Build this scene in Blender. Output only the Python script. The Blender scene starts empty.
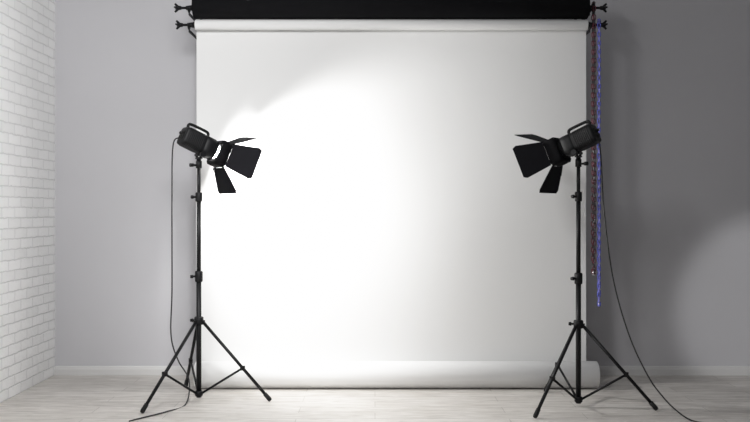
import bpy, bmesh, math, random
from mathutils import Vector, Matrix
random.seed(4)
scene=bpy.context.scene
scene.view_settings.view_transform='Standard'
scene.view_settings.look='None'
# gentle highlight shoulder, like the camera's own response
vs=scene.view_settings; vs.use_curve_mapping=True
cm=vs.curve_mapping; cm.extend='HORIZONTAL'
WL=2.4
cm.white_level=(WL,WL,WL)
cu=cm.curves[3]
for x,y in ((0.25,0.25),(0.55,0.55),(0.7,0.685),(0.85,0.795),(1.0,0.88),(1.15,0.94),(1.3,0.98),(1.45,0.998),(1.6,1.0)): cu.points.new(x/WL,y)
for p in cu.points: p.handle_type='VECTOR'
cm.update()
COL=scene.collection
V=Vector
# ---------------- materials ----------------
def new_mat(name,col,rough=0.5,metal=0.0,spec=0.5,noise=0.0,nscale=20,bump=0.0,emit=None,estr=0):
    m=bpy.data.materials.new(name); m.use_nodes=True
    nt=m.node_tree; b=nt.nodes['Principled BSDF']
    b.inputs['Base Color'].default_value=(*col,1)
    b.inputs['Roughness'].default_value=rough
    b.inputs['Metallic'].default_value=metal
    b.inputs['Specular IOR Level'].default_value=spec
    tc=nt.nodes.new('ShaderNodeTexCoord'); n=nt.nodes.new('ShaderNodeTexNoise')
    n.inputs['Scale'].default_value=nscale; n.inputs['Detail'].default_value=5
    nt.links.new(tc.outputs['Object'],n.inputs['Vector'])
    if noise>0:
        mx=nt.nodes.new('ShaderNodeMix'); mx.data_type='RGBA'
        mx.inputs[6].default_value=(*[c*(1-noise) for c in col],1)
        mx.inputs[7].default_value=(*[min(1,c*(1+noise)) for c in col],1)
        nt.links.new(n.outputs['Fac'],mx.inputs[0]); nt.links.new(mx.outputs[2],b.inputs['Base Color'])
    if bump>0:
        bp=nt.nodes.new('ShaderNodeBump'); bp.inputs['Strength'].default_value=bump; bp.inputs['Distance'].default_value=0.01
        nt.links.new(n.outputs['Fac'],bp.inputs['Height']); nt.links.new(bp.outputs['Normal'],b.inputs['Normal'])
    if emit:
        b.inputs['Emission Color'].default_value=(*emit,1); b.inputs['Emission Strength'].default_value=estr
    return m
M_black=new_mat('black_metal',(0.006,0.006,0.007),0.45,0.1,0.3,0.2,40)
M_plastic=new_mat('black_plastic',(0.006,0.006,0.007),0.5,0,0.25,0.3,60,0.1)
M_leaf=new_mat('matte_black_leaf',(0.009,0.009,0.011),0.8,0,0.1,0.2,15)
M_frame=new_mat('matte_black_frame',(0.006,0.006,0.007),0.8,0,0.08,0.2,15)
M_rubber=new_mat('rubber',(0.008,0.008,0.008),0.7,0,0.3)
M_cable=new_mat('cable',(0.018,0.017,0.018),0.5)
M_chrome=new_mat('steel',(0.6,0.6,0.62),0.25,1.0)
M_paper=new_mat('white_paper',(0.79,0.79,0.785),0.85,0,0.2,0.012,1.5,0.03)
M_paper_edge=new_mat('paper_edge',(0.72,0.72,0.71),0.9,0,0.2,0.1,60)
M_card=new_mat('cardboard',(0.35,0.27,0.18),0.9)
M_blackpaper=new_mat('black_paper',(0.004,0.004,0.005),0.85,0,0.15,0.1,10)
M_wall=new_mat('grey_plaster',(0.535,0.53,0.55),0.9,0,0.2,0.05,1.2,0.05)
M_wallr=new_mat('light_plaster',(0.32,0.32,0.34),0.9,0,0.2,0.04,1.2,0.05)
M_base=new_mat('white_baseboard',(0.60,0.595,0.59),0.45,0,0.4,0.03,6)
M_blue=new_mat('blue_violet_plastic',(0.11,0.13,0.60),0.3,0,0.5,0.1,20)
M_dark=new_mat('dark_red_plastic',(0.12,0.02,0.035),0.35,0,0.5,0.1,20)
M_violet=new_mat('violet_plastic',(0.22,0.21,0.60),0.3,0,0.5,0.1,20)
M_blk2=new_mat('black_chain_plastic',(0.012,0.012,0.014),0.3)
M_glow=new_mat('lamp_glass',(1,1,1),0.2,emit=(1,0.98,0.95),estr=60)
M_glass=new_mat('off_lamp_glass',(0.05,0.05,0.05),0.15)

def brick_mat():
    m=bpy.data.materials.new('white_brick'); m.use_nodes=True; nt=m.node_tree; b=nt.nodes['Principled BSDF']
    tc=nt.nodes.new('ShaderNodeTexCoord'); sp=nt.nodes.new('ShaderNodeSeparateXYZ'); cb=nt.nodes.new('ShaderNodeCombineXYZ')
    nt.links.new(tc.outputs['Object'],sp.inputs[0]); nt.links.new(sp.outputs['Y'],cb.inputs['X']); nt.links.new(sp.outputs['Z'],cb.inputs['Y'])
    nz=nt.nodes.new('ShaderNodeTexNoise'); nz.inputs['Scale'].default_value=18; nz.inputs['Detail'].default_value=6
    nt.links.new(tc.outputs['Object'],nz.inputs['Vector'])
    br=nt.nodes.new('ShaderNodeTexBrick'); br.inputs['Scale'].default_value=1
    br.inputs['Brick Width'].default_value=0.205; br.inputs['Row Height'].default_value=0.069
    br.inputs['Mortar Size'].default_value=0.0055; br.inputs['Mortar Smooth'].default_value=0.5
    br.inputs['Color1'].default_value=(0.96,0.96,0.955,1); br.inputs['Color2'].default_value=(0.90,0.902,0.895,1); br.inputs['Mortar'].default_value=(0.79,0.79,0.79,1)
    wb=nt.nodes.new('ShaderNodeMix'); wb.data_type='RGBA'; wb.blend_type='LINEAR_LIGHT'; wb.inputs[0].default_value=0.009
    nt.links.new(cb.outputs[0],wb.inputs[6]); nt.links.new(nz.outputs['Color'],wb.inputs[7])
    nt.links.new(wb.outputs[2],br.inputs['Vector'])
    nt.links.new(br.outputs['Color'],b.inputs['Base Color'])
    inv=nt.nodes.new('ShaderNodeMath'); inv.operation='SUBTRACT'; inv.inputs[0].default_value=1; nt.links.new(br.outputs['Fac'],inv.inputs[1])
    ad=nt.nodes.new('ShaderNodeMath'); ad.operation='MULTIPLY_ADD'; ad.inputs[1].default_value=1.0
    nt.links.new(nz.outputs['Fac'],ad.inputs[0]); nt.links.new(inv.outputs[0],ad.inputs[2])
    bp=nt.nodes.new('ShaderNodeBump'); bp.inputs['Strength'].default_value=0.7; bp.inputs['Distance'].default_value=0.007
    nt.links.new(ad.outputs[0],bp.inputs['Height']); nt.links.new(bp.outputs['Normal'],b.inputs['Normal'])
    b.inputs['Roughness'].default_value=0.6
    return m
def floor_mat():
    m=bpy.data.materials.new('pale_wood_floor'); m.use_nodes=True; nt=m.node_tree; b=nt.nodes['Principled BSDF']
    tc=nt.nodes.new('ShaderNodeTexCoord')
    br=nt.nodes.new('ShaderNodeTexBrick'); br.inputs['Scale'].default_value=1
    br.inputs['Brick Width'].default_value=1.25; br.inputs['Row Height'].default_value=0.16; br.inputs['Mortar Size'].default_value=0.0020
    br.offset=0.37
    br.inputs['Color1'].default_value=(0.63,0.605,0.575,1); br.inputs['Color2'].default_value=(0.55,0.525,0.495,1); br.inputs['Mortar'].default_value=(0.36,0.34,0.32,1)
    nt.links.new(tc.outputs['Object'],br.inputs['Vector'])
    mp=nt.nodes.new('ShaderNodeMapping'); mp.inputs['Scale'].default_value=(1.6,11,1)
    nt.links.new(tc.outputs['Object'],mp.inputs['Vector'])
    nz=nt.nodes.new('ShaderNodeTexNoise'); nz.inputs['Scale'].default_value=2.6; nz.inputs['Detail'].default_value=10; nz.inputs['Roughness'].default_value=0.65; nz.inputs['Distortion'].default_value=0.9
    nt.links.new(mp.outputs[0],nz.inputs['Vector'])
    rp=nt.nodes.new('ShaderNodeValToRGB'); rp.color_ramp.elements[0].position=0.32; rp.color_ramp.elements[0].color=(0.68,0.665,0.65,1)
    rp.color_ramp.elements[1].position=0.62; rp.color_ramp.elements[1].color=(1.06,1.06,1.06,1)
    nt.links.new(nz.outputs['Fac'],rp.inputs[0])
    mx=nt.nodes.new('ShaderNodeMix'); mx.data_type='RGBA'; mx.blend_type='MULTIPLY'; mx.inputs[0].default_value=1
    nt.links.new(br.outputs['Color'],mx.inputs[6]); nt.links.new(rp.outputs[0],mx.inputs[7]); nt.links.new(mx.outputs[2],b.inputs['Base Color'])
    b.inputs['Roughness'].default_value=0.42; b.inputs['Specular IOR Level'].default_value=0.3
    return m
# ---------------- mesh builder ----------------
class MB:
    def __init__(s): s.bm=bmesh.new(); s.mi=0
    def _f(s,vs,smooth=True):
        try:
            f=s.bm.faces.new(vs); f.smooth=smooth; f.material_index=s.mi
        except ValueError: pass
    def rings(s,rings,closed=True,cap=True,smooth=True):
        R=[[s.bm.verts.new(p) for p in r] for r in rings]
        n=len(R[0])
        for a,b in zip(R,R[1:]):
            for i in range(n if closed else n-1):
                j=(i+1)%n; s._f([a[i],a[j],b[j],b[i]],smooth)
        if cap and closed:
            s._f(R[0][::-1],False); s._f(R[-1],False)
    def sweep(s,pts,r,seg=12,cap=True):
        pts=[V(p) for p in pts]; rr=r if isinstance(r,(list,tuple)) else [r]*len(pts)
        t0=(pts[1]-pts[0]).normalized(); up=V((0,0,1)) if abs(t0.z)<0.9 else V((1,0,0))
        n=t0.cross(up).normalized(); rings=[]
        for i,p in enumerate(pts):
            t=(pts[min(i+1,len(pts)-1)]-pts[max(i-1,0)]).normalized()
            n=(n-t*n.dot(t)).normalized(); b=t.cross(n)
            rings.append([p+(n*math.cos(a)+b*math.sin(a))*rr[i] for a in [2*math.pi*k/seg for k in range(seg)]])
        s.rings(rings,True,cap)
    def cyl(s,a,b,r,r2=None,seg=20): s.sweep([a,b],[r,r if r2 is None else r2],seg)
    def lathe(s,M,prof,seg=36,cap=False,sq=0):
        rings=[]
        for q in prof:
            x,r=q[0],q[1]; e=q[2] if len(q)>2 else sq
            ring=[]
            for k in range(seg):
                a=2*math.pi*k/seg+math.pi/seg
                c,sn=math.cos(a),math.sin(a)
                f=1/((abs(c)**e+abs(sn)**e)**(1/e)) if e else 1
                ring.append(M@V((x,r*c*f,r*sn*f)))
            rings.append(ring)
        s.rings(rings,True,cap)
    def box(s,M,c,d,bev=0.0):
        c=V(c); x,y,z=[k/2 for k in d]
        vs=[s.bm.verts.new(M@(c+V((i*x,j*y,k*z)))) for i in(-1,1) for j in(-1,1) for k in(-1,1)]
        idx=[(0,1,3,2),(4,6,7,5),(0,4,5,1),(2,3,7,6),(0,2,6,4),(1,5,7,3)]
        fs=[]
        for q in idx:
            f=s.bm.faces.new([vs[i] for i in q]); f.material_index=s.mi; fs.append(f)
        if bev>0:
            es=list({e for f in fs for e in f.edges})
            bmesh.ops.bevel(s.bm,geom=es,offset=bev,segments=2,affect='EDGES',profile=0.6)
    def torus(s,M,R,r,seg=14,sub=6,stretch=0.0):
        vs=[]
        for i in range(seg):
            a=2*math.pi*(i+.5)/seg; ca,sa=math.cos(a),math.sin(a); ring=[]
            off=stretch*(1 if sa>0 else -1)
            for k in range(sub):
                b=2*math.pi*k/sub
                ring.append(s.bm.verts.new(M@V(((R+r*math.cos(b))*ca,r*math.sin(b),(R+r*math.cos(b))*sa+off))))
            vs.append(ring)
        for i in range(seg):
            for k in range(sub):
                s._f([vs[i][k],vs[(i+1)%seg][k],vs[(i+1)%seg][(k+1)%sub],vs[i][(k+1)%sub]])
    def done(s,name,mats,parent=None,label=None):
        bmesh.ops.recalc_face_normals(s.bm,faces=s.bm.faces)
        me=bpy.data.meshes.new(name); s.bm.to_mesh(me); s.bm.free()
        for m in (mats if isinstance(mats,list) else [mats]): me.materials.append(m)
        o=bpy.data.objects.new(name,me); COL.objects.link(o)
        if parent: o.parent=parent
        if label: o['label']=label
        return o
I=Matrix.Identity(4)
def empty(name,loc,label,cat,group=None):
    e=bpy.data.objects.new(name,None); e.location=loc; e.empty_display_size=0.1; COL.objects.link(e)
    e['label']=label; e['category']=cat
    if group: e['group']=group
    return e
def catmull(P,n=10):
    P=[V(p) for p in P]; out=[]; Q=[P[0]*2-P[1]]+P+[P[-1]*2-P[-2]]
    for i in range(1,len(Q)-2):
        for k in range(n):
            t=k/n; a,b,c,d=Q[i-1:i+3]
            out.append(0.5*((2*b)+(c-a)*t+(2*a-5*b+4*c-d)*t*t+(3*b-a-3*c+d)*t**3))
    out.append(P[-1]); return out
# ---------------- camera ----------------
F=900; H=1.22
def W(px,py,d): return V(((px-375)*d/F, d, H+(211-py)*d/F))
cam=bpy.data.cameras.new('camera'); co=bpy.data.objects.new('camera',cam); COL.objects.link(co)
co.location=(0,0,H); co.rotation_euler=(math.pi/2,0,0); cam.lens=36*F/750; cam.sensor_width=36; cam.clip_start=0.05
scene.camera=co
# ---------------- room ----------------
YB=6.695; XL=-2.38; XR=3.7; ZC=3.1
def slab(name,c,d,mat):
    m=MB(); m.box(I,c,d); o=m.done(name,mat); o['kind']='structure'; return o
Y0=-1.5
slab('floor',((XL+XR)/2,(Y0+YB)/2,-0.05),(XR-XL+0.4,YB-Y0+0.4,0.1),floor_mat())
slab('wall_back',((XL+XR)/2,YB+0.1,ZC/2),(XR-XL+0.4,0.2,ZC),M_wall)
slab('wall_left',(XL-0.1,(Y0+YB)/2,ZC/2),(0.2,YB-Y0,ZC),brick_mat())
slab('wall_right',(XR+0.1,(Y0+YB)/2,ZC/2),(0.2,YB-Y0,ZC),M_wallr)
def baseboard(name,p0,p1,nrm):
    m=MB(); prof=[(0,0),(0.016,0),(0.016,0.045),(0.012,0.052),(0.012,0.058),(0.006,0.068),(0,0.068)]
    p0=V(p0);p1=V(p1);nrm=V(nrm)
    m.rings([[p+nrm*a+V((0,0,b)) for a,b in prof] for p in(p0,p1)],True,True,False)
    o=m.done(name,M_base); o['kind']='structure'
baseboard('baseboard_back',(XL,YB,0),(XR,YB,0),(0,-1,0))
baseboard('baseboard_right',(XR,Y0,0),(XR,YB-0.017,0),(-1,0,0))
# ---------------- backdrop ----------------
XA,XB=-1.247,1.475
e=empty('paper_backdrop',(0.11,6.2,0),'white seamless paper backdrop unrolled from a roller to the floor','backdrop')
def L(p): return V(p)-V((0.11,6.2,0))
ZT=2.512
m=MB()
n=40; rows=[]
for k in range(n+1):
    z=ZT+(0.10-ZT)*k/n
    t=k/n
    rows.append([L((XA+(XB-XA)*i/24, 6.289+0.004*math.sin(t*9+i*.35)*math.sin(math.pi*t), z)) for i in range(25)])
m.rings(rows,False,False)
sheet=m.done('paper_sheet',M_paper,e)
def roll(name,x0,x1,y,z,r,core,mat,parent,loc,emat):
    m=MB(); T=Matrix.Translation(V((0,y,z))-V(loc))
    m.lathe(T,[(x0,core),(x0,r*0.97),(x0+0.002,r),(x1-0.002,r),(x1,r*0.97),(x1,core)],48)
    m.mi=1; m.lathe(T,[(x0,r*0.97),(x0-0.0005,r*.8),(x0-0.0005,core+.004),(x0,core)],48); m.lathe(T,[(x1,r*0.97),(x1+.0005,core)],48)
    m.mi=2; m.lathe(T,[(x0-0.004,core-.004),(x0-0.004,core),(x1+0.004,core),(x1+0.004,core-.004),(x0-0.004,core-.004)],32)
    return m.done(name,[mat,emat,M_card],parent)
loc0=(0.11,6.2,0)
roll('paper_roll',XA,XB,6.252,ZT,0.036,0.024,M_paper,e,loc0,M_paper_edge)
roll('bottom_paper_roll',-1.235,1.53,6.203,0.0925,0.0915,0.03,M_paper,e,loc0,M_paper_edge)
def knob(name,x,sgn,y,z,parent,loc):
    m=MB(); o=V(loc); c=lambda dx,dy=0,dz=0:V((x+sgn*dx,y+dy,z+dz))-o
    m.cyl(c(-0.05),c(0.012),0.023,0.023)
    m.cyl(c(0.012),c(0.055),0.02,0.014)
    m.cyl(c(0.055),c(0.12),0.009)
    m.cyl(c(0.088),c(0.122),0.013,0.017)
    for s2 in(-1,1):
        m.sweep([c(0.105),c(0.118,0,s2*0.015),c(0.132,0,s2*0.029)],[0.010,0.009,0.007],8)
        m.sweep([c(0.105),c(0.118,s2*0.015,0),c(0.132,s2*0.027,0)],[0.009,0.008,0.006],8)
    return m.done(name,M_plastic,parent)
knob('roller_knob',XA,-1,6.25,ZT,e,loc0); knob('roller_knob',XB,1,6.25,ZT,e,loc0)
ZK=2.640
loc1=(0.11,6.25,ZK)
e2=empty('black_backdrop_roll',loc1,'rolled-up black paper backdrop on a roller above the white one','backdrop roll')
roll('paper_roll',XA-0.01,XB,6.25,ZK,0.086,0.028,M_blackpaper,e2,loc1,M_blackpaper)
knob('roller_knob',XA-0.01,-1,6.25,ZK-0.01,e2,loc1); knob('roller_knob',XB,1,6.25,ZK-0.01,e2,loc1)
for x in(XA-0.045,XB+0.016):
    lo=V((x,YB,2.57)); b=empty('roller_bracket',lo,'black steel wall bracket holding two backdrop rollers','bracket','backdrop roller brackets')
    m=MB(); m.box(I,(0,-0.004,0),(0.018,0.008,0.30),0.002)
    for z in(-.12,0,.12): m.cyl((0,-0.008,z),(0,-0.013,z),0.006,seg=8)
    m.done('wall_plate',M_black,b)
    for z in(ZT,ZK-0.01):
        m=MB(); zz=z-2.57
        m.box(I,(0,-0.225,zz-0.04),(0.008,0.434,0.02),0.002)
        pts=[(0,-0.445+0.03*math.cos(a),zz+0.03*math.sin(a)) for a in [math.pi*(1.0+k/10) for k in range(11)]]
        m.sweep(pts,0.006,8)
        m.done('hook_arm',M_black,b)
def chain(x,z0,z1,ang,mats,label):
    e=empty('roller_chain',(x,6.25,z0),label,'chain','backdrop roller chains')
    m=MB(); r=0.036
    d=V((math.cos(ang),math.sin(ang),0)); path=[]
    Ln=z0-z1; pitch=0.030
    nn=int(Ln/pitch)
    for i in range(nn): path.append((d*r+V((0.0015*math.sin(i*.21),0,-i*pitch)),V((0,0,1))))
    for k in range(1,5):
        a=math.pi*k/5; path.append((d*(r*math.cos(a))+V((0,0,-Ln-r*math.sin(a))),d*math.sin(a)+V((0,0,math.cos(a)))))
    for i in range(nn,-1,-1): path.append((-d*r+V((0.0015*math.sin(i*.17),0,-i*pitch-0.011)),V((0,0,1))))
    for k in range(1,5):
        a=math.pi*k/5; path.append((d*(-r*math.cos(a))+V((0,0,r*math.sin(a))),d*math.sin(a)+V((0,0,math.cos(a)))))
    for i,(p,t) in enumerate(path):
        t=t.normalized(); q=t.to_track_quat('Z','Y').to_matrix().to_4x4()
        m.mi=i%2
        m.torus(Matrix.Translation(p)@q@Matrix.Rotation(math.pi/2*(i%2)+0.1,4,'Z'),0.0092,0.0036,12,6,0.0090)
    m.done('chain_loop',mats,e)
    m=MB(); m.lathe(Matrix.Rotation(ang-math.pi/2,4,'Z'),[(-0.008,0.025),(-0.008,0.032),(-0.003,0.027),(0.003,0.027),(0.008,0.032),(0.008,0.025),(-0.008,0.025)],24)
    m.done('sprocket',M_plastic,e)
    wb=MB(); wb.sweep([(0,0,-Ln-r+0.03),(0,0,-Ln-r),(0,0,-Ln-r-0.012)],[0.006,0.010,0.008],12); wb.done('chain_weight',M_chrome,e,'small pale weight')
chain(1.518,ZK-0.01,0.82,math.radians(84),[M_dark,M_blk2],'long dark red and black plastic roller chain loop')
chain(1.556,ZT,0.60,math.radians(76),[M_blue,M_violet],'long blue-violet plastic roller chain loop')
# ---------------- light stands ----------------
def stand(c,angs,label,R=0.46):
    cx,cy=c; e=empty('light_stand',(cx,cy,0),label,'light stand','studio light stands')
    def P(name,f,mat=M_black,label=None):
        m=MB(); f(m); return m.done(name,mat,e,label)
    P('lower_tube',lambda m:(m.cyl((0,0,0.03),(0,0,0.80),0.0165),m.cyl((0,0,0.022),(0,0,0.034),0.017)))
    P('middle_tube',lambda m:m.cyl((0,0,0.76),(0,0,1.32),0.0140))
    P('upper_tube',lambda m:m.cyl((0,0,1.28),(0,0,1.50),0.0115))
    P('spigot',lambda m:(m.cyl((0,0,1.495),(0,0,1.515),0.014),m.cyl((0,0,1.51),(0,0,1.55),0.008)),M_black)
    def collar(z,r,h,side):
        def f(m):
            m.sweep([(0,0,z-h/2),(0,0,z-h/2+.006),(0,0,z+h/2-.006),(0,0,z+h/2)],[r*.92,r,r,r*.85],20)
            d=V((math.cos(side),math.sin(side),0))
            m.cyl(d*r*.7+V((0,0,z)),d*(r+.018)+V((0,0,z)),0.007)
            m.cyl(d*(r+.014)+V((0,0,z)),d*(r+.030)+V((0,0,z)),0.012,0.010)
        P('locking_collar',f,M_plastic)
    collar(0.80,0.025,0.07,math.radians(205)); collar(1.31,0.022,0.06,math.radians(205))
    collar(0.515,0.030,0.05,math.radians(160)); 
    P('base_collar',lambda m:m.sweep([(0,0,0.03),(0,0,0.036),(0,0,0.058),(0,0,0.064)],[.022,.025,.025,.02],20),M_plastic)
    for a in angs:
        a=math.radians(a); d=V((math.cos(a),math.sin(a),0)); top=d*0.026+V((0,0,0.508)); foot=d*R+V((0,0,0.018))
        def f(m):
            m.cyl(top,foot+(top-foot)*0.03,0.0105,seg=14)
            m.box(Matrix.Translation(top)@Matrix.Rotation(a,4,'Z'),(-0.004,0,0),(0.034,0.022,0.022),0.003)
            q=foot+(top-foot)*0.40
            m.box(Matrix.Translation(q)@Matrix.Rotation(a,4,'Z'),(0,0,0),(0.03,0.024,0.03),0.003)
        P('leg',f)
        P('rubber_foot',lambda m:m.sweep([foot+(top-foot)*0.07,foot,foot-(top-foot).normalized()*0.012],[0.0135,0.0145,0.011],14),M_rubber)
        q=foot+(top-foot)*0.40
        P('brace',lambda m:m.cyl(d*0.022+V((0,0,0.05)),q,0.0075,seg=10))
    return e
SL=(-1.133,5.79); SR=(1.268,5.61)
def ang_of(c,p): return math.degrees(math.atan2(p[1]-c[1],p[0]-c[0]))
aL=[ang_of(SL,(-1.40,5.41)),ang_of(SL,(-0.671,5.75)),112]
aR=[ang_of(SR,(0.938,5.28)),ang_of(SR,(1.719,5.486)),105]
stand(SL,aL,'black metal tripod light stand under the lit lamp')
stand(SR,aR,'black metal tripod light stand under the unlit lamp')
# ---------------- lamps ----------------
def lamp(c,yaw,pitch,lit,cable,label,flip,leafang):
    loc=V((c[0],c[1],1.53)); e=empty('studio_lamp',loc,label,'studio lamp','studio lamps with barn doors')
    R=Matrix.Translation((0,0,0.125))@Matrix.Rotation(math.radians(yaw),4,'Z')@Matrix.Rotation(math.radians(pitch),4,'Y')
    m=MB()
    m.lathe(R,[(-0.125,0.0),(-0.125,0.046),(-0.122,0.056),(-0.112,0.060),(-0.03,0.061),(0.02,0.061)],40,sq=5)
    m.lathe(R,[(0.02,0.061),(0.024,0.065),(0.085,0.066),(0.090,0.060),(0.095,0.060)],40,sq=4)
    for k in range(9):
        x=-0.098+k*0.012; m.lathe(R,[(x-.003,0.059),(x-.003,0.0630),(x+.003,0.0630),(x+.003,0.059)],40,sq=5)
    m.done('housing',M_plastic,e)
    m=MB(); m.box(R,(-0.127,0,0.0),(0.006,0.06,0.055),0.002)
    for yy in(-.015,.015): m.cyl(R@V((-0.128,yy,0.012)),R@V((-0.141,yy,0.012)),0.009)
    m.box(R,(-0.133,0,-0.016),(0.010,0.028,0.016),0.002)
    m.done('control_panel',M_rubber,e)
    m=MB(); pts=catmull([R@V(p) for p in[(-0.108,0,0.060),(-0.110,0,0.078),(-0.09,0,0.089),(0.01,0,0.092),(0.035,0,0.084),(0.038,0,0.062)]],6)
    m.sweep(pts,0.0095,12); m.done('handle',M_rubber,e)
    m=MB(); m.lathe(R,[(0.085,0.060),(0.09,0.066),(0.106,0.068),(0.110,0.066),(0.110,0.050),(0.104,0.046),(0.102,0.0)],40)
    m.done('reflector',[M_frame],e)
    m=MB(); m.lathe(R,[(0.102,0.0),(0.102,0.034),(0.110,0.044),(0.142,0.044),(0.156,0.026),(0.162,0.0)],24)
    m.done('lamp_glass',M_glow if lit else M_glass,e,'glowing lamp glass' if lit else None)
    m=MB()
    m.cyl((0,0,-0.035),(0,0,0.012),0.019); m.cyl((0,0,0.012),(0,0,0.03),0.015)
    Rz=Matrix.Rotation(math.radians(yaw),4,'Z')
    m.box(Rz,(0,0,0.030),(0.03,0.05,0.010),0.002)
    for s2 in(-1,1):
        m.sweep([Rz@V((0,s2*.02,0.03)),Rz@V((0,s2*.03,0.045)),Rz@V((-0.0,s2*.03,0.075))],0.009,8)
    m.cyl(Rz@V((0,-0.05,0.052)),Rz@V((0,0.05,0.052)),0.009)
    m.cyl(Rz@V((0,flip*0.045,0.052)),Rz@V((0,flip*0.075,0.052)),0.015,0.018)
    m.cyl((0,0,-0.016),Rz@V((-0.05,0,-0.016)),0.007); m.cyl(Rz@V((-0.04,0,-0.016)),Rz@V((-0.062,0,-0.016)),0.012)
    m.done('tilt_bracket',M_black,e)
    fx=0.182; hs=0.084; bk=0.127 if lit else 0.118
    m=MB()
    m.lathe(R,[(bk,0.056,0),(bk-.004,0.060,0),(bk-.004,hs*0.92,6),(bk+.006,hs,7),(fx+0.008,hs,7),(fx+0.008,hs*0.95,7),(bk+.008,hs*0.90,7),(bk,0.056,0)],48)
    for a in(45,135,225,315):
        a=math.radians(a); m.sweep([R@V((0.100,0.064*math.cos(a),0.064*math.sin(a))),R@V((bk,0.076*math.cos(a),0.076*math.sin(a)))],0.006,8)
    bd=m.done('barn_door_frame',M_frame,e)
    for i,(ro,la,ln,w0,w1,tw) in enumerate(leafang):
        m=MB(); A=R@Matrix.Rotation(math.radians(ro),4,'X')@Matrix.Translation((fx+0.008,0,hs+0.002))@Matrix.Rotation(-math.radians(la),4,'Y')@Matrix.Rotation(math.radians(tw),4,'X')
        out=[(0.000,-w0/2),(0.000,w0/2),(ln*.88,w1/2),(ln,w1/2-.012),(ln,-w1/2+.012),(ln*.88,-w1/2)]
        m.rings([[A@V((x,y,z)) for x,y in out] for z in(-0.0010,0.0010)],True,True,False)
        for hy in(-w0/2+.02,w0/2-.02): m.cyl(A@V((0,hy-.012,0)),A@V((0,hy+.012,0)),0.0045,seg=10)
        m.done('barn_door_leaf',M_leaf,bd)
    pts=[R@V((-0.133,0,-0.016))]+[p-loc for p in cable]
    m=MB(); m.sweep(catmull(pts,10),0.0045,8); m.done('power_cable',M_cable,e)
    if lit:
        l=bpy.data.lights.new('lamp_beam','SPOT'); l.energy=lit; l.spot_size=math.radians(168); l.spot_blend=0.6; l.shadow_soft_size=0.06; l.color=(1,0.99,0.97)
        lo=bpy.data.objects.new('lamp_beam',l); COL.objects.link(lo); lo.parent=e
        d=(R.to_3x3()@V((1,0,0)))
        lo.location=R@V((0.208,0,0)); lo.rotation_euler=d.to_track_quat('-Z','Y').to_euler()
    return e
# roll about axis: 0 top, 180 bottom, 90 = -Y side, -90 = +Y side
leafL=[(0,40,0.18,0.16,0.26,5),(180,46,0.18,0.16,0.27,0),(90,36,0.19,0.16,0.22,0),(-90,64,0.15,0.16,0.22,0)]
leafR=[(0,41,0.18,0.16,0.26,-5),(180,46,0.18,0.16,0.27,0),(90,55,0.15,0.16,0.22,0),(-90,36,0.19,0.16,0.22,0)]
cL=[W(173,146,5.74),W(172,200,5.74),W(172,290,5.72),W(171,335,5.70),W(178,360,5.72),W(189,380,5.84)]
cL+=[V((-1.19,5.66,0.006)),V((-1.26,5.45,0.006)),V((-1.37,5.28,0.006)),V((-1.42,5.20,0.006))]
cR=[W(601,158,5.62),W(604,210,5.62),W(613,278,5.58),W(629,335,5.50),W(648,376,5.40),W(663,397,5.33),W(677,411,5.27)]
cR+=[V((1.835,5.22,0.006)),V((1.92,5.12,0.006))]
lamp(SL,36,23,125,cL,'black studio lamp with open barn doors, switched on and glaring',-1,leafL)
lamp(SR,144,23,0,cR,'black studio lamp with open barn doors, switched off',1,leafR)
# ---------------- lighting ----------------
w=bpy.data.worlds.new('world'); scene.world=w; w.use_nodes=True
w.node_tree.nodes['Background'].inputs[0].default_value=(0.985,0.985,1,1); w.node_tree.nodes['Background'].inputs[1].default_value=0.215
def area(name,loc,tgt,size,en,col=(1,1,1)):
    l=bpy.data.lights.new(name,'AREA'); l.size=size; l.energy=en; l.color=col
    o=bpy.data.objects.new(name,l); COL.objects.link(o); o.location=loc
    o.rotation_euler=(V(tgt)-V(loc)).to_track_quat('-Z','Y').to_euler()
def spot(name,loc,tgt,size,blend,soft,en):
    l=bpy.data.lights.new(name,'SPOT'); l.energy=en; l.spot_size=math.radians(size); l.spot_blend=blend; l.shadow_soft_size=soft
    o=bpy.data.objects.new(name,l); COL.objects.link(o); o.location=loc
    o.rotation_euler=(V(tgt)-V(loc)).to_track_quat('-Z','Y').to_euler()
area('left_fill',(-0.8,3.4,2.95),(-2.6,5.6,0.8),0.9,74)  # unseen area light, added to brighten the brick and left back wall
spot('pool_spot',(0.1,2.2,2.6),W(285,275,6.29),33,1.0,0.35,430)  # added unseen spot that widens and softens the lit lamp's pool on the paper
spot('side_spot',(2.4,1.0,2.4),W(768,312,6.7),15,0.5,0.08,300)  # unseen spot added for the bright patch at the back wall's right end
